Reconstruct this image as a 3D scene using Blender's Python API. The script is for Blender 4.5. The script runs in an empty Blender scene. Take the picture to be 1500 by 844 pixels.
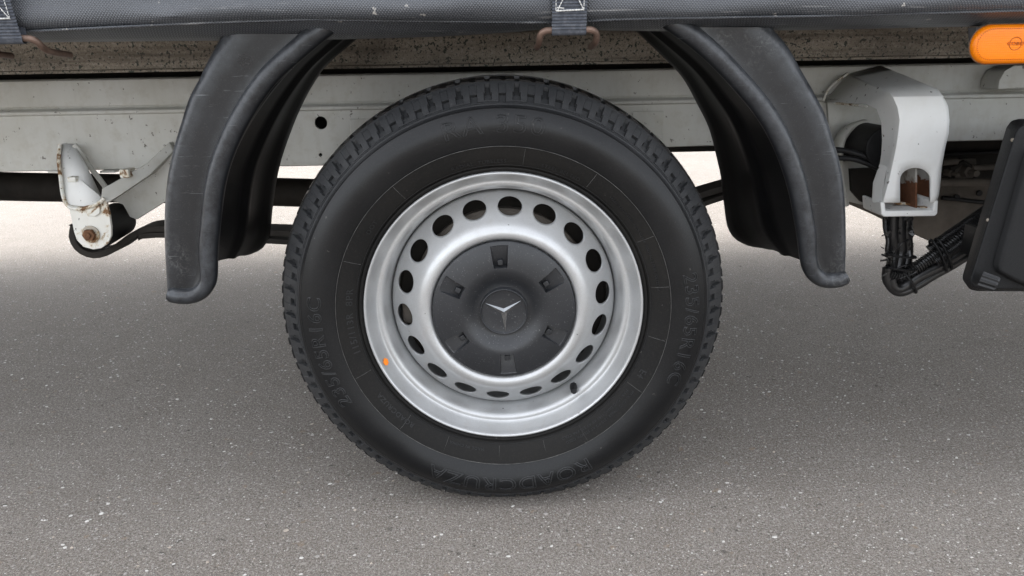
import bpy, bmesh, math, random
import numpy as np
from mathutils import Vector, Matrix, noise
S = bpy.context.scene; C = S.collection; R = math.radians; PI = math.pi
random.seed(7); np.random.seed(7)

# ------------------------------------------------------------------ camera
F_PX = 1083.0; CAM = Vector((-0.005, -1.0739, 0.723)); PIT, YAW, ROL = 0.3015, 0.0166, 0.0173
fw = Vector((math.sin(YAW)*math.cos(PIT), math.cos(YAW)*math.cos(PIT), -math.sin(PIT)))
rt = Vector((math.cos(YAW), -math.sin(YAW), 0)); up = rt.cross(fw)
rt2 = rt*math.cos(ROL) - up*math.sin(ROL); up2 = rt*math.sin(ROL) + up*math.cos(ROL)
cam = bpy.data.objects.new('camera', bpy.data.cameras.new('camera')); C.objects.link(cam)
cam.matrix_world = Matrix(((rt2.x, up2.x, -fw.x, CAM.x), (rt2.y, up2.y, -fw.y, CAM.y), (rt2.z, up2.z, -fw.z, CAM.z), (0, 0, 0, 1)))
cam.data.sensor_width = 36; cam.data.lens = 36*F_PX/1500; cam.data.clip_end = 2000; cam.data.clip_start = 0.02
S.camera = cam

# ------------------------------------------------------------------ sky, sun, exposure
SUN_EL, SUN_AZ = R(62), R(-42)          # sun stands beyond the truck, a little to the left
w = bpy.data.worlds.new('World'); S.world = w; w.use_nodes = True
nt = w.node_tree; nt.nodes.clear()
sky = nt.nodes.new('ShaderNodeTexSky'); sky.sky_type = 'NISHITA'; sky.sun_disc = False
sky.sun_elevation = SUN_EL; sky.sun_rotation = SUN_AZ; sky.dust_density = 3.0; sky.air_density = 1.0; sky.ozone_density = 1.0
hs = nt.nodes.new('ShaderNodeHueSaturation'); hs.inputs['Saturation'].default_value = 0.2
bg = nt.nodes.new('ShaderNodeBackground'); bg.inputs[1].default_value = 0.15
wo = nt.nodes.new('ShaderNodeOutputWorld')
nt.links.new(sky.outputs[0], hs.inputs['Color']); nt.links.new(hs.outputs[0], bg.inputs[0]); nt.links.new(bg.outputs[0], wo.inputs[0])
sl = bpy.data.lights.new('sun', 'SUN'); sl.energy = 0.5; sl.angle = R(42); sl.color = (1, 0.95, 0.88)
sun = bpy.data.objects.new('sun', sl); C.objects.link(sun)
tosun = Vector((math.sin(SUN_AZ)*math.cos(SUN_EL), math.cos(SUN_AZ)*math.cos(SUN_EL), math.sin(SUN_EL)))
sun.rotation_euler = tosun.to_track_quat('Z', 'Y').to_euler(); sun.location = tosun*30
vs = S.view_settings; vs.view_transform = 'Standard'; vs.look = 'None'; vs.exposure = 2.3; vs.gamma = 1

# ------------------------------------------------------------------ helpers
def P(px, py, Y):
    """point of the plane Y (metres into the truck) measured at a spot of the 1500 px wide photograph"""
    d = fw + rt2*((px-750)/F_PX) + up2*((422-py)/F_PX)
    t = (Y-CAM.y)/d.y
    return CAM + d*t
def lerp(a, b, t): return a+(b-a)*t
def interp(xs, ys, x): return float(np.interp(x, xs, ys))
def obj(name, verts, faces, m, parent=None, smooth=False, bevel=0, seg=2, mats=None, mi=None, angle=40):
    me = bpy.data.meshes.new(name); me.from_pydata([tuple(v) for v in verts], [], faces)
    o = bpy.data.objects.new(name, me); C.objects.link(o)
    for q in (mats or [m]): me.materials.append(q)
    if mi is not None: me.polygons.foreach_set('material_index', mi)
    if parent: o.parent = parent
    if bevel:
        b = o.modifiers.new('b', 'BEVEL'); b.width = bevel; b.segments = seg; b.limit_method = 'ANGLE'; b.angle_limit = R(30); b.harden_normals = False
        me.shade_smooth(); e = o.modifiers.new('wn', 'WEIGHTED_NORMAL'); e.keep_sharp = True
    elif smooth:
        me.shade_smooth()
        if angle < 180:
            try: me.set_sharp_from_angle(angle=R(angle))
            except Exception: pass
    me.update(); return o
class MB:
    """collects shapes that make ONE mesh"""
    def __init__(s): s.v = []; s.f = []
    def add(s, v, f):
        n = len(s.v); s.v += [Vector(q) for q in v]; s.f += [tuple(i+n for i in q) for q in f]; return s
    def box(s, a, b):
        x0, y0, z0 = a; x1, y1, z1 = b
        return s.add([(x0,y0,z0),(x1,y0,z0),(x1,y1,z0),(x0,y1,z0),(x0,y0,z1),(x1,y0,z1),(x1,y1,z1),(x0,y1,z1)],
                     [(3,2,1,0),(4,5,6,7),(0,1,5,4),(1,2,6,5),(2,3,7,6),(3,0,4,7)])
    def prism(s, pts, d):
        """pts: outline, ANY 3d points; d: extrusion vector"""
        n = len(pts); d = Vector(d)
        v = [Vector(p) for p in pts]+[Vector(p)+d for p in pts]
        return s.add(v, [tuple(range(n)), tuple(range(2*n-1, n-1, -1))]+[(i, i+n, (i+1) % n+n, (i+1) % n) for i in range(n)])
    def tube(s, path, r, n=12, caps=True, flat=1.0):
        path = [Vector(p) for p in path]; v = []; f = []; nrm = None
        for i, p in enumerate(path):
            t = (path[min(i+1, len(path)-1)]-path[max(i-1, 0)]).normalized()
            if nrm is None:
                nrm = t.cross(Vector((0, 0, 1))); nrm = nrm if nrm.length > .1 else t.cross(Vector((0, 1, 0)))
            nrm = (nrm-t*nrm.dot(t)).normalized(); b = t.cross(nrm)
            rr = r(i/(len(path)-1)) if callable(r) else r
            for k in range(n):
                a = 2*PI*k/n; v.append(p+nrm*math.cos(a)*rr+b*math.sin(a)*rr*flat)
        for i in range(len(path)-1):
            for k in range(n):
                f.append((i*n+k, i*n+(k+1) % n, (i+1)*n+(k+1) % n, (i+1)*n+k))
        if caps: f.append(tuple(range(n-1, -1, -1))); f.append(tuple((len(path)-1)*n+k for k in range(n)))
        return s.add(v, f)
    def cyl(s, a, b, r, n=24, r2=None):
        return s.tube([a, b], lambda t: lerp(r, r2 if r2 is not None else r, t), n)
    def grid(s, rows, closed=False):
        n = len(rows[0]); v = [p for r_ in rows for p in r_]; f = []
        for i in range(len(rows)-1):
            for k in range(n if closed else n-1):
                f.append((i*n+k, i*n+(k+1) % n, (i+1)*n+(k+1) % n, (i+1)*n+k))
        return s.add(v, f)
    def build(s, name, m, parent=None, **k): return obj(name, s.v, s.f, m, parent, **k)
def smoothpath(pts, n=6):
    """Catmull-Rom through points"""
    pts = [Vector(p) for p in pts]; out = []
    for i in range(len(pts)-1):
        a, b, c, d = pts[max(i-1, 0)], pts[i], pts[i+1], pts[min(i+2, len(pts)-1)]
        for k in range(n):
            t = k/n
            out.append(0.5*((2*b)+(c-a)*t+(2*a-5*b+4*c-d)*t*t+(3*b-a-3*c+d)*t**3))
    out.append(pts[-1]); return out
def resample(path, n):
    L = [0]
    for a, b in zip(path, path[1:]): L.append(L[-1]+(b-a).length)
    return [Vector([float(np.interp(L[-1]*i/(n-1), L, [q[k] for q in path])) for k in range(3)]) for i in range(n)]
def tag(o, label=None, cat=None, kind=None):
    if label: o['label'] = label
    if cat: o['category'] = cat
    if kind: o['kind'] = kind
    return o

# ------------------------------------------------------------------ materials
class NM:
    def __init__(s, name):
        s.m = bpy.data.materials.new(name); s.m.use_nodes = True; s.t = s.m.node_tree
        s.b = s.t.nodes['Principled BSDF']; s.co = s.n('ShaderNodeTexCoord').outputs['Object']
    def n(s, t, **k):
        q = s.t.nodes.new(t)
        for a, v in k.items(): setattr(q, a, v)
        return q
    def link(s, a, b): s.t.links.new(a, b)
    def map(s, scale=(1, 1, 1), rot=(0, 0, 0), src=None):
        q = s.n('ShaderNodeMapping'); q.inputs['Scale'].default_value = scale; q.inputs['Rotation'].default_value = rot
        s.link(src or s.co, q.inputs['Vector']); return q.outputs[0]
    def noise(s, sc, det=4, rough=.55, vec=None, dist=0):
        q = s.n('ShaderNodeTexNoise'); q.inputs['Scale'].default_value = sc; q.inputs['Detail'].default_value = det
        q.inputs['Roughness'].default_value = rough; q.inputs['Distortion'].default_value = dist
        s.link(vec or s.co, q.inputs['Vector']); return q.outputs[0]
    def voro(s, sc, vec=None, feat='F1', out='Distance', rnd=1.0):
        q = s.n('ShaderNodeTexVoronoi', feature=feat); q.inputs['Scale'].default_value = sc; q.inputs['Randomness'].default_value = rnd
        s.link(vec or s.co, q.inputs['Vector']); return q.outputs[out]
    def ramp(s, f, stops, interp='LINEAR'):
        q = s.n('ShaderNodeValToRGB'); q.color_ramp.interpolation = interp; e = q.color_ramp.elements
        while len(e) < len(stops): e.new(0.5)
        for k, (p, c) in enumerate(stops):
            e[k].position = p; c = (c, c, c) if isinstance(c, (int, float)) else c; e[k].color = (*c, 1)
        s.link(f, q.inputs[0]); return q.outputs[0]
    def mix(s, f, a, b, mode='MIX'):
        q = s.n('ShaderNodeMix', data_type='RGBA', blend_type=mode)
        for v, i in ((f, 0), (a, 6), (b, 7)):
            if isinstance(v, (int, float)): v = v if i == 0 else (v, v, v, 1)
            if isinstance(v, tuple): q.inputs[i].default_value = v if len(v) == 4 else (*v, 1)
            elif i == 0 and isinstance(v, (int, float)): q.inputs[0].default_value = v
            else: s.link(v, q.inputs[i])
        return q.outputs[2]
    def math(s, op, a, b=0.0, c=None):
        q = s.n('ShaderNodeMath', operation=op)
        for i, v in enumerate((a, b) if c is None else (a, b, c)):
            if isinstance(v, (int, float)): q.inputs[i].default_value = v
            else: s.link(v, q.inputs[i])
        return q.outputs[0]
    def bump(s, h, st, dist=.001, prev=None):
        q = s.n('ShaderNodeBump'); q.inputs['Strength'].default_value = st; q.inputs['Distance'].default_value = dist
        s.link(h, q.inputs['Height'])
        if prev: s.link(prev, q.inputs['Normal'])
        return q.outputs[0]
    def done(s, col=None, rough=None, metal=None, nrm=None, spec=None, **k):
        for v, i in ((col, 'Base Color'), (rough, 'Roughness'), (metal, 'Metallic'), (nrm, 'Normal'), (spec, 'Specular IOR Level')):
            if v is None: continue
            if isinstance(v, tuple): s.b.inputs[i].default_value = (*v, 1)
            elif isinstance(v, (int, float)): s.b.inputs[i].default_value = v
            else: s.link(v, s.b.inputs[i])
        return s.m

def m_asphalt():
    q = NM('asphalt'); big = q.noise(1.1, 4, .6); mid = q.noise(11, 5, .65)
    g1 = q.noise(230, 4, .75); g2 = q.noise(520, 3, .8)
    base = q.mix(q.ramp(big, [(.32, 0), (.68, 1)]), (.185, .163, .142), (.250, .225, .200))
    base = q.mix(q.math('MULTIPLY', q.ramp(mid, [(.38, 0), (.72, 1)]), .5), base, (.150, .124, .102))
    base = q.mix(q.ramp(g1, [(.34, .85), (.50, 0)]), base, (.060, .053, .047))
    base = q.mix(q.ramp(g1, [(.52, 0), (.68, .75)]), base, (.42, .385, .345))
    base = q.mix(q.ramp(g2, [(.36, .7), (.48, 0)]), base, (.055, .050, .045))
    base = q.mix(q.ramp(g2, [(.54, 0), (.64, .7)]), base, (.47, .435, .395))
    wob = q.n('ShaderNodeVectorMath', operation='ADD'); nz = q.n('ShaderNodeTexNoise'); nz.inputs['Scale'].default_value = 90; q.link(q.co, nz.inputs['Vector'])
    sc = q.n('ShaderNodeVectorMath', operation='SCALE'); sc.inputs['Scale'].default_value = .008; q.link(nz.outputs['Color'], sc.inputs[0]); q.link(q.co, wob.inputs[0]); q.link(sc.outputs[0], wob.inputs[1])
    wv = wob.outputs[0]; acc = None
    for scl, th, col, amt, lo in ((85, .62, (.40, .37, .335), .75, .30), (150, .55, (.46, .43, .40), .7, .32), (240, .5, (.52, .50, .47), .7, .34)):
        d = q.voro(scl, vec=wv); c = q.voro(scl, vec=wv, out='Color'); bw = q.n('ShaderNodeSeparateColor'); q.link(c, bw.inputs[0])
        st = q.math('MULTIPLY', q.ramp(d, [(lo*.6, 1), (lo, 0)]), q.ramp(bw.outputs[0], [(th, 0), (th+.04, 1)]))
        tone = q.mix(bw.outputs[1], tuple(x*.55 for x in col), col)
        base = q.mix(q.math('MULTIPLY', st, amt), base, tone); acc = st if acc is None else q.math('MAXIMUM', acc, st)
    pit = q.ramp(q.noise(60, 4, .65), [(.62, 0), (.70, .75)]); base = q.mix(pit, base, (.050, .044, .038))
    tint = q.ramp(q.noise(35, 2), [(.68, 0), (.74, .5)]); base = q.mix(tint, base, (.26, .19, .13))
    h = q.math('ADD', q.math('MULTIPLY', g1, 1.0), q.math('MULTIPLY', acc, .35)); h = q.math('SUBTRACT', h, q.math('MULTIPLY', pit, .5))
    return q.done(base, .85, nrm=q.bump(h, .9, .0028), spec=.3)
def m_paint(name, c=(.56, .565, .54), dirt=.55, rust=0., rough=.42):
    q = NM(name)
    a = q.noise(5, 5, .6); b = q.noise(38, 5, .65); sp = q.noise(95, 3, .6, vec=q.map((1, 1, .8)))
    base = q.mix(q.math('MULTIPLY', q.ramp(a, [(.35, 0), (.7, 1)]), dirt), c, (c[0]*.74, c[1]*.70, c[2]*.62))
    base = q.mix(q.math('MULTIPLY', q.ramp(b, [(.5, 0), (.72, 1)]), dirt*.6), base, (c[0]*.62, c[1]*.56, c[2]*.46))
    base = q.mix(q.ramp(sp, [(.67, 0), (.71, .85)]), base, (.07, .055, .045))
    streak = q.noise(10, 4, .6, vec=q.map((6, 6, .9))); base = q.mix(q.math('MULTIPLY', q.ramp(streak, [(.5, 0), (.75, 1)]), dirt*.45), base, (c[0]*.66, c[1]*.62, c[2]*.55))
    if rust:
        r1 = q.noise(26, 6, .7, dist=.6); r0 = q.noise(120, 4, .7)
        mk = q.ramp(r1, [(.66-rust*.25, 0), (.69-rust*.25, 1)])
        rc = q.mix(r0, (.07, .030, .014), (.30, .15, .055))
        base = q.mix(q.ramp(r1, [(.60-rust*.25, 0), (.66-rust*.25, .6)]), base, (.48, .37, .20)); base = q.mix(mk, base, rc)
    rr = q.math('ADD', rough, q.math('MULTIPLY', b, .25))
    return q.done(base, rr, nrm=q.bump(q.noise(220, 3), .12, .0006))
def m_galv():
    q = NM('speckled_side_rail'); a = q.noise(7, 5, .6, vec=q.map((.5, 1, 3))); 
    base = q.mix(q.ramp(a, [(.3, 0), (.7, 1)]), (.19, .162, .125), (.36, .32, .265))
    f = q.noise(180, 3, .6); base = q.mix(q.ramp(f, [(.5, 0), (.72, .6)]), base, (.48, .45, .40))
    s1 = q.noise(185, 3, .5); base = q.mix(q.ramp(s1, [(.585, 0), (.62, .94)]), base, (.022, .036, .027))
    s2 = q.noise(430, 2, .5); base = q.mix(q.ramp(s2, [(.58, 0), (.64, .7)]), base, (.09, .065, .05))
    s3 = q.noise(3.2, 4, .6); base = q.mix(q.ramp(s3, [(.52, 0), (.70, .75)]), base, (.045, .034, .025))
    s4 = q.noise(5, 6, .7, vec=q.map((.6, 1, 16))); base = q.mix(q.ramp(s4, [(.48, 0), (.66, .65)]), base, (.075, .060, .045))
    return q.done(base, .62, nrm=q.bump(s1, .2, .0008))
def m_rubber(name, c=(.030, .031, .034), dust=(.15, .14, .125), amt=.25, rough=.55, sc=500):
    q = NM(name); a = q.noise(6, 4); f = q.noise(sc, 3, .7); s = q.noise(140, 4, .6)
    base = q.mix(q.math('MULTIPLY', q.ramp(a, [(.35, 0), (.7, 1)]), amt*.6), c, dust)
    base = q.mix(q.math('MULTIPLY', q.ramp(f, [(.5, 0), (.75, 1)]), amt), base, dust)
    base = q.mix(q.ramp(s, [(.70, 0), (.76, amt)]), base, (.30, .28, .26))
    return q.done(base, q.math('ADD', rough, q.math('MULTIPLY', a, .15)), nrm=q.bump(f, .25, .0006), spec=.30)
def m_plastic():
    q = NM('mudguard_plastic'); a = q.noise(4, 4); f = q.noise(600, 2, .7)
    base = q.mix(q.ramp(a, [(.35, 0), (.7, 1)]), (.0065, .0072, .0085), (.0115, .0127, .0150))
    def scr(rot, sc, th, amt):
        nonlocal base
        n_ = q.noise(sc, 3, .65, vec=q.map((1.2, 1, 22), rot=(0, rot, 0)), dist=.35)
        base = q.mix(q.ramp(n_, [(th, 0), (th+.05, amt)]), base, (.19, .195, .205))
    scr(.15, 14, .66, .50); scr(-.5, 17, .69, .35); scr(1.1, 11, .70, .35)
    sc_ = q.math('MULTIPLY', q.ramp(q.noise(7, 3), [(.55, 0), (.68, 1)]), q.ramp(q.noise(150, 5, .8, dist=1.0), [(.50, 0), (.60, .8)]))
    base = q.mix(q.math('MULTIPLY', sc_, .4), base, (.20, .20, .195))
    base = q.mix(q.ramp(f, [(.6, 0), (.8, .35)]), base, (.14, .14, .14))
    at = q.n('ShaderNodeAttribute', attribute_name='wear_highlight'); wn = q.ramp(q.noise(55, 6, .75), [(.36, .12), (.62, 1)])
    base = q.mix(q.math('MULTIPLY', q.math('MULTIPLY', at.outputs['Fac'], wn), .50), base, (.115, .124, .138))  # edge scuffing together with a highlight painted into the colour
    return q.done(base, q.math('ADD', .21, q.math('MULTIPLY', q.noise(30, 4), .22)), nrm=q.bump(q.noise(260, 3, .6), .14, .0006), spec=.42)
def m_tarp():
    q = NM('woven_tarpaulin'); 
    wv = q.n('ShaderNodeTexWave', wave_type='BANDS', bands_direction='X'); wv.inputs['Scale'].default_value = 105
    q.link(q.map((1, 0, 1), rot=(0, R(42), 0)), wv.inputs['Vector'])
    wv2 = q.n('ShaderNodeTexWave', wave_type='BANDS', bands_direction='X'); wv2.inputs['Scale'].default_value = 105
    q.link(q.map((1, 0, 1), rot=(0, R(-40), 0)), wv2.inputs['Vector'])
    wm = q.math('MULTIPLY', wv.outputs[1], wv2.outputs[1])
    a = q.noise(5, 5, .6, vec=q.map((.6, 1, 1.6)))
    base = q.mix(q.ramp(a, [(.3, 0), (.7, 1)]), (.030, .034, .040), (.062, .068, .078))
    base = q.mix(q.math('MULTIPLY', wm, .55), base, (.19, .196, .21))
    s = q.noise(9, 4, .7, vec=q.map((.8, 1, 14), rot=(0, .04, 0)), dist=.3); base = q.mix(q.ramp(s, [(.62, 0), (.70, .45)]), base, (.36, .36, .36))
    s = q.noise(16, 4, .7, vec=q.map((1, 1, 9), rot=(0, .9, 0)), dist=.5); base = q.mix(q.ramp(s, [(.69, 0), (.72, .5)]), base, (.34, .34, .35))
    base = q.mix(q.ramp(q.noise(60, 3), [(.70, 0), (.74, .7)]), base, (.48, .46, .43))
    return q.done(base, .32, nrm=q.bump(a, .25, .005, q.bump(wm, .6, .0014)))
def m_rim():
    q = NM('silver_wheel_paint'); a = q.noise(9, 4, .6); b = q.noise(70, 4, .6); c = q.noise(55, 5, .6)
    base = q.mix(q.ramp(a, [(.35, 0), (.75, 1)]), (.49, .50, .505), (.39, .39, .385))
    base = q.mix(q.ramp(b, [(.55, 0), (.75, .35)]), base, (.38, .36, .33))
    base = q.mix(q.ramp(c, [(.715, 0), (.73, .85)]), base, (.05, .045, .04))
    base = q.mix(q.ramp(q.noise(700, 2), [(.4, 0), (.8, .3)]), base, (.66, .67, .69))
    return q.done(base, q.math('ADD', .30, q.math('MULTIPLY', b, .2)), .55, q.bump(q.noise(500, 2), .08, .0004))
def m_flat(name, c, rough=.6, metal=0, var=.25, sc=30, bs=.2, spec=.3):
    q = NM(name); a = q.noise(sc, 5, .65)
    base = q.mix(q.ramp(a, [(.3, 0), (.7, 1)]), tuple(x*(1-var) for x in c), tuple(x*(1+var) for x in c))
    return q.done(base, rough, metal, q.bump(q.noise(sc*8, 3), bs, .001), spec)
def m_webbing():
    q = NM('strap_webbing'); a = q.noise(150, 4, .7); base = q.mix(q.ramp(a, [(.45, 0), (.7, .5)]), (.055, .062, .078), (.17, .18, .20))
    return q.done(base, .8, nrm=q.bump(q.noise(900, 2), .4, .0005))
def m_amber():
    q = NM('amber_lens')
    wv = q.voro(330, vec=q.map((1, 0, 1)), rnd=0.0)
    base = q.mix(q.ramp(wv, [(.2, 0), (.5, .5)]), (.86, .235, .004), (.72, .16, .002))
    q.b.inputs['Subsurface Weight'].default_value = .25; q.b.inputs['Subsurface Radius'].default_value = (.02, .008, .002)
    return q.done(base, .22, nrm=q.bump(wv, .35, .0008), spec=.3)
def m_cap():
    q = NM('hub_cap_plastic'); f = q.noise(420, 2, .6)
    base = q.mix(q.ramp(q.noise(12, 4), [(.3, 0), (.75, 1)]), (.014, .0152, .0175), (.022, .0235, .027))
    base = q.mix(q.ramp(f, [(.64, 0), (.74, .5)]), base, (.20, .20, .20))
    return q.done(base, .40, nrm=q.bump(f, .10, .0004), spec=.5)

def m_socket():
    q = NM('rusted_socket'); sp = q.n('ShaderNodeSeparateXYZ'); q.link(q.co, sp.inputs[0])
    z = q.math('SUBTRACT', P(1340, 272, YB_).z, sp.outputs[2]); z = q.math('ADD', z, q.math('MULTIPLY', q.math('SUBTRACT', q.noise(45, 4, .6), .5), .05))
    mk = q.ramp(q.math('ADD', q.math('MULTIPLY', z, 30), .5), [(.48, 0), (.56, 1)])
    rc = q.mix(q.noise(90, 4, .7), (.030, .012, .006), (.20, .075, .030))
    return q.done(q.mix(mk, q.mix(q.ramp(q.noise(60, 4), [(.45, 0), (.7, 1)]), (.42, .41, .39), (.16, .13, .10)), rc), .8, nrm=q.bump(q.noise(200, 3), .6, .001))
YB_ = .19
M = dict(knob=m_flat('knob_plastic', (.008, .0085, .0095), .42, 0, .2, 200, .2, .45), socket=m_socket(), asphalt=m_asphalt(), paint=m_paint('chassis_paint'), paint2=m_paint('bracket_paint', (.84, .85, .84), .12),
         rusty=m_paint('rusted_bracket_paint', (.84, .84, .80), .35, .40), rusty2=m_paint('rust_eaten_metal', (.50, .46, .40), .5, .62), galv=m_galv(),
         tyre=m_rubber('tyre_rubber', (.0040, .0044, .0052), (.045, .045, .045), .24, .28), band=m_rubber('tyre_rubber_inner_band', (.0030, .0029, .0028), (.040, .035, .029), .26, .66, 350),
         plastic=m_plastic(), inside_shade=m_flat('mudguard_inside_shade', (.0030, .0030, .0034), .45, 0, .4, 40, .15, .14), letters=m_rubber('moulded_letter_rubber', (.012, .0125, .0135), (.07, .07, .07), .4, .42), dusty=m_flat('dusty_rubber_edge', (.085, .084, .080), .7, 0, .5, 80), blocks=m_rubber('tyre_shoulder_rubber', (.021, .022, .024), (.10, .10, .098), .33, .48),  tarp=m_tarp(), rim=m_rim(), cap=m_cap(), web=m_webbing(), amber=m_amber(),  # mudguard inside: same plastic, with its shade painted in as a darker colour
         thread=m_flat('white_thread', (.62, .62, .60), .8, 0, .3, 200), bronze=m_flat('rusted_hook_steel', (.15, .100, .078), .42, .35, .35, 60),
         rust=m_flat('rusted_bolt', (.17, .085, .045), .8, .1, .5, 90, .8), black=m_flat('black_rubber', (.010, .010, .011), .55, 0, .3, 60),
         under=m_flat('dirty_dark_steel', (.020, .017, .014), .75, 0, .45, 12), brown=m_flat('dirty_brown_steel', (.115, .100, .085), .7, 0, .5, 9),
         floor=m_flat('deck_floor_underside', (.10, .085, .07), .8, 0, .3, 5), box=m_flat('storage_box_plastic', (.0060, .0064, .0072), .5, 0, .4, 300, .7),
         cable=m_flat('cable_conduit', (.010, .010, .0105), .34, 0, .4, 40, .2, .6), orange=m_flat('orange_paint', (.95, .25, .02), .5, 0, .05),
         emblem=m_flat('satin_emblem', (.27, .28, .29), .25, .95, .08), curt=m_flat('body_panel', (.12, .125, .135), .5),
         chipw=m_flat('white_stone', (.58, .56, .53), .5, 0, .25, 300), chipg=m_flat('grey_stone', (.33, .31, .29), .7, 0, .25, 300), chipb=m_flat('buff_stone', (.44, .38, .32), .7, 0, .2, 300))

# ------------------------------------------------------------------ ground
tag(obj('ground', [(-150, -150, 0), (150, -150, 0), (150, 150, 0), (-150, 150, 0)], [(0, 1, 2, 3)], M['asphalt']), kind='structure')
def chips():
    N = 62000; X = np.random.uniform(-1.9, 1.9, N); Y = np.random.uniform(-.62, 3.4, N)
    keep = np.abs(X) < .75+(Y+1.1)*.62; X = X[keep]; Y = Y[keep]; N = len(X)
    r = .0006+.0014*np.random.rand(N)**1.5+.0032*np.random.rand(N)**9
    v = []; f = []; mi = []
    for i in range(N):
        k = 6; a0 = random.random()*6.28; el = random.uniform(.45, 1); an = random.uniform(-.5, .9); b = len(v)
        ca, sa = math.cos(an), math.sin(an); tx, ty = random.gauss(0, .13), random.gauss(0, .13)
        h = r[i]*random.uniform(.10, .28)
        for q in range(k):
            a = a0+q*6.283/k; rr = r[i]*random.uniform(.7, 1.2); x, y = math.cos(a)*rr, math.sin(a)*rr*el
            x, y = x*ca-y*sa, x*sa+y*ca; v.append((X[i]+x, Y[i]+y, -.0004))
            v.append((X[i]+x*.72, Y[i]+y*.72, max(.0002, h+x*tx+y*ty)))
        f.append(tuple(b+2*q+1 for q in range(k)))
        for q in range(k): f.append((b+2*q, b+2*((q+1) % k), b+2*((q+1) % k)+1, b+2*q+1))
        c = 0 if random.random() < (.50 if r[i] > .0014 else .34) else random.choice((1, 1, 2)); mi += [c]*(k+1)
    tag(obj('stone_chips', v, f, None, mats=[M['chipw'], M['chipg'], M['chipb']], mi=mi), 'pale stone chips bedded in the asphalt around and under the truck', 'stone chips', 'stuff')
chips()

# ------------------------------------------------------------------ the truck
T = bpy.data.objects.new('cargo_truck', None); C.objects.link(T); T.location = (0, 0, 0)
tag(T, 'curtain-sided cargo truck seen at its rear wheel, with black mudguards and pale grey chassis', 'truck')

# ---- wheel
ZC = .341
WH = MB()
def sidewall_pts():
    # (r, Y, zone) outer sidewall from the bead outwards
    base = [(.2120, .060), (.2165, .046), (.2195, .0355), (.2225, .0305), (.2252, .0285), (.2270, .0290), (.2282, .0312), (.2290, .0305), (.2300, .0268), (.2330, .0240), (.2380, .0205), (.2450, .0168),
            (.2520, .0138), (.2580, .0118), (.2592, .0114), (.2598, .0104), (.2604, .0104), (.2610, .0112), (.2640, .0098), (.2710, .0070), (.2780, .0048), (.2850, .0036), (.2920, .0036), (.2990, .0052), (.3055, .0082), (.3110, .0118), (.3135, .0134), (.3142, .0132), (.3150, .0144),
            (.3185, .0166), (.3205, .0186), (.3210, .0181), (.3217, .0193), (.3222, .0202)]
    return base
SW = sidewall_pts()
def swY(r): return float(np.interp(r, [p[0] for p in SW], [p[1] for p in SW]))
def tyre():
    # each entry: r, Y, zone, s   (zone 0 sidewall, 1 shoulder blocks, 2 tread)
    prof = [(r, y, 0, 0) for r, y in SW]
    sh = [(0, .3228, .0212), (.015, .3230, .0215), (.03, .3232, .0218), (.045, .3236, .0222), (.13, .3252, .0236), (.145, .3255, .0239), (.3, .3292, .0268), (.49, .3345, .0312), (.505, .3349, .0316), (.54, .3359, .0325), (.555, .3363, .0329), (.75, .3418, .0382), (.93, .3468, .0434), (.96, .3476, .0445), (1.0, .3490, .0466)]
    prof += [(r, y, 1, s) for s, r, y in sh]
    ty = [.0500, .0515, .0600, .0690, .0740, .0790, .0835, .0845, .0915, .0925, .100, .107, .1145, .1155]
    ty = ty+[.241-.0 - t for t in reversed(ty)]
    def tr(y): d = abs(y-.1205)/.0705; return .3578-.0050*d**2.8
    prof += [(tr(y), y, 2, y) for y in ty]
    mir = [(r, .241-y, 3, 0) for r, y, z, s in reversed([p for p in prof if p[2] == 1][::3]+[])]
    prof += mir+[(r, .241-y, 3, 0) for r, y in reversed(SW[::2])]
    us = [0, .115, .135, .25, .355, .375, .405, .425, .5, .575, .595, .625, .645, .75, .865, .885]
    NR = 50; n = len(us)*NR
    pr = np.array([(p[0], p[1]) for p in prof]); tg = np.gradient(pr, axis=0); nn = np.c_[tg[:, 1], -tg[:, 0]]; nn /= np.linalg.norm(nn, axis=1)[:, None]
    if nn[30][1] > 0: nn = -nn      # outward: towards -Y on the outer side
    v = []; f = []
    def h(z, s, u, k):
        if z == 1:
            if s < .035: return -.0026 if s > .01 else 0
            blk = .125 < u < .875
            if s >= .995: return -.0025
            if blk:
                if .365 < u < .635 and .14 < s < .52: return -.0062
                if .415 < u < .585 and s >= .52: return -.0075
                return .0
            return -.0010 if .5 < s else -.0062
        if z == 2:
            y = s
            if abs(y-.088) < .004 or abs(y-.153) < .004 or abs(y-.1205) < .0055: return -.0075
            if y < .0505: return -.003
            if y < .086 or y > .155:
                if .415 < u < .585: return -.0038
                if (u < .12) and y < .075: return -.0020
                return 0
            if .60 < u < .75: return -.0055
            return 0
        return 0
    for k in range(NR):
        for u in us:
            a = 2*PI*(k+u)/NR+.012; ca, sa = math.cos(a), math.sin(a)
            for j, (r, y, z, s) in enumerate(prof):
                e = h(z, s, u, k); rr = r+nn[j][0]*e; yy = y+nn[j][1]*e
                x, zz = rr*sa, rr*ca+ZC
                lim = 0.0006
                if zz < lim+.02:   # the tyre carries the truck: flattened tread, bulged sidewall
                    if zz < lim: zz = lim
                if ca < -.8 and z in (0, 1):
                    yy -= .0065*((-ca-.8)/.2)*math.exp(-((r-.30)/.03)**2)
                v.append((x, yy, zz))
    m = len(prof)
    for i in range(n):
        i2 = (i+1) % n
        for j in range(m-1): f.append((i*m+j, i*m+j+1, i2*m+j+1, i2*m+j))
    mi = []
    for i in range(n):
        for j in range(m-1): mi.append(1 if (prof[j][2] == 0 and prof[j][0] < .2594) else 2 if prof[j][2] == 1 or prof[j][0] > .3150 and j < 40 else 0)
    return obj('tyre', v, f, None, mats=[M['tyre'], M['band'], M['blocks']], mi=mi, smooth=True, angle=32)
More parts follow.
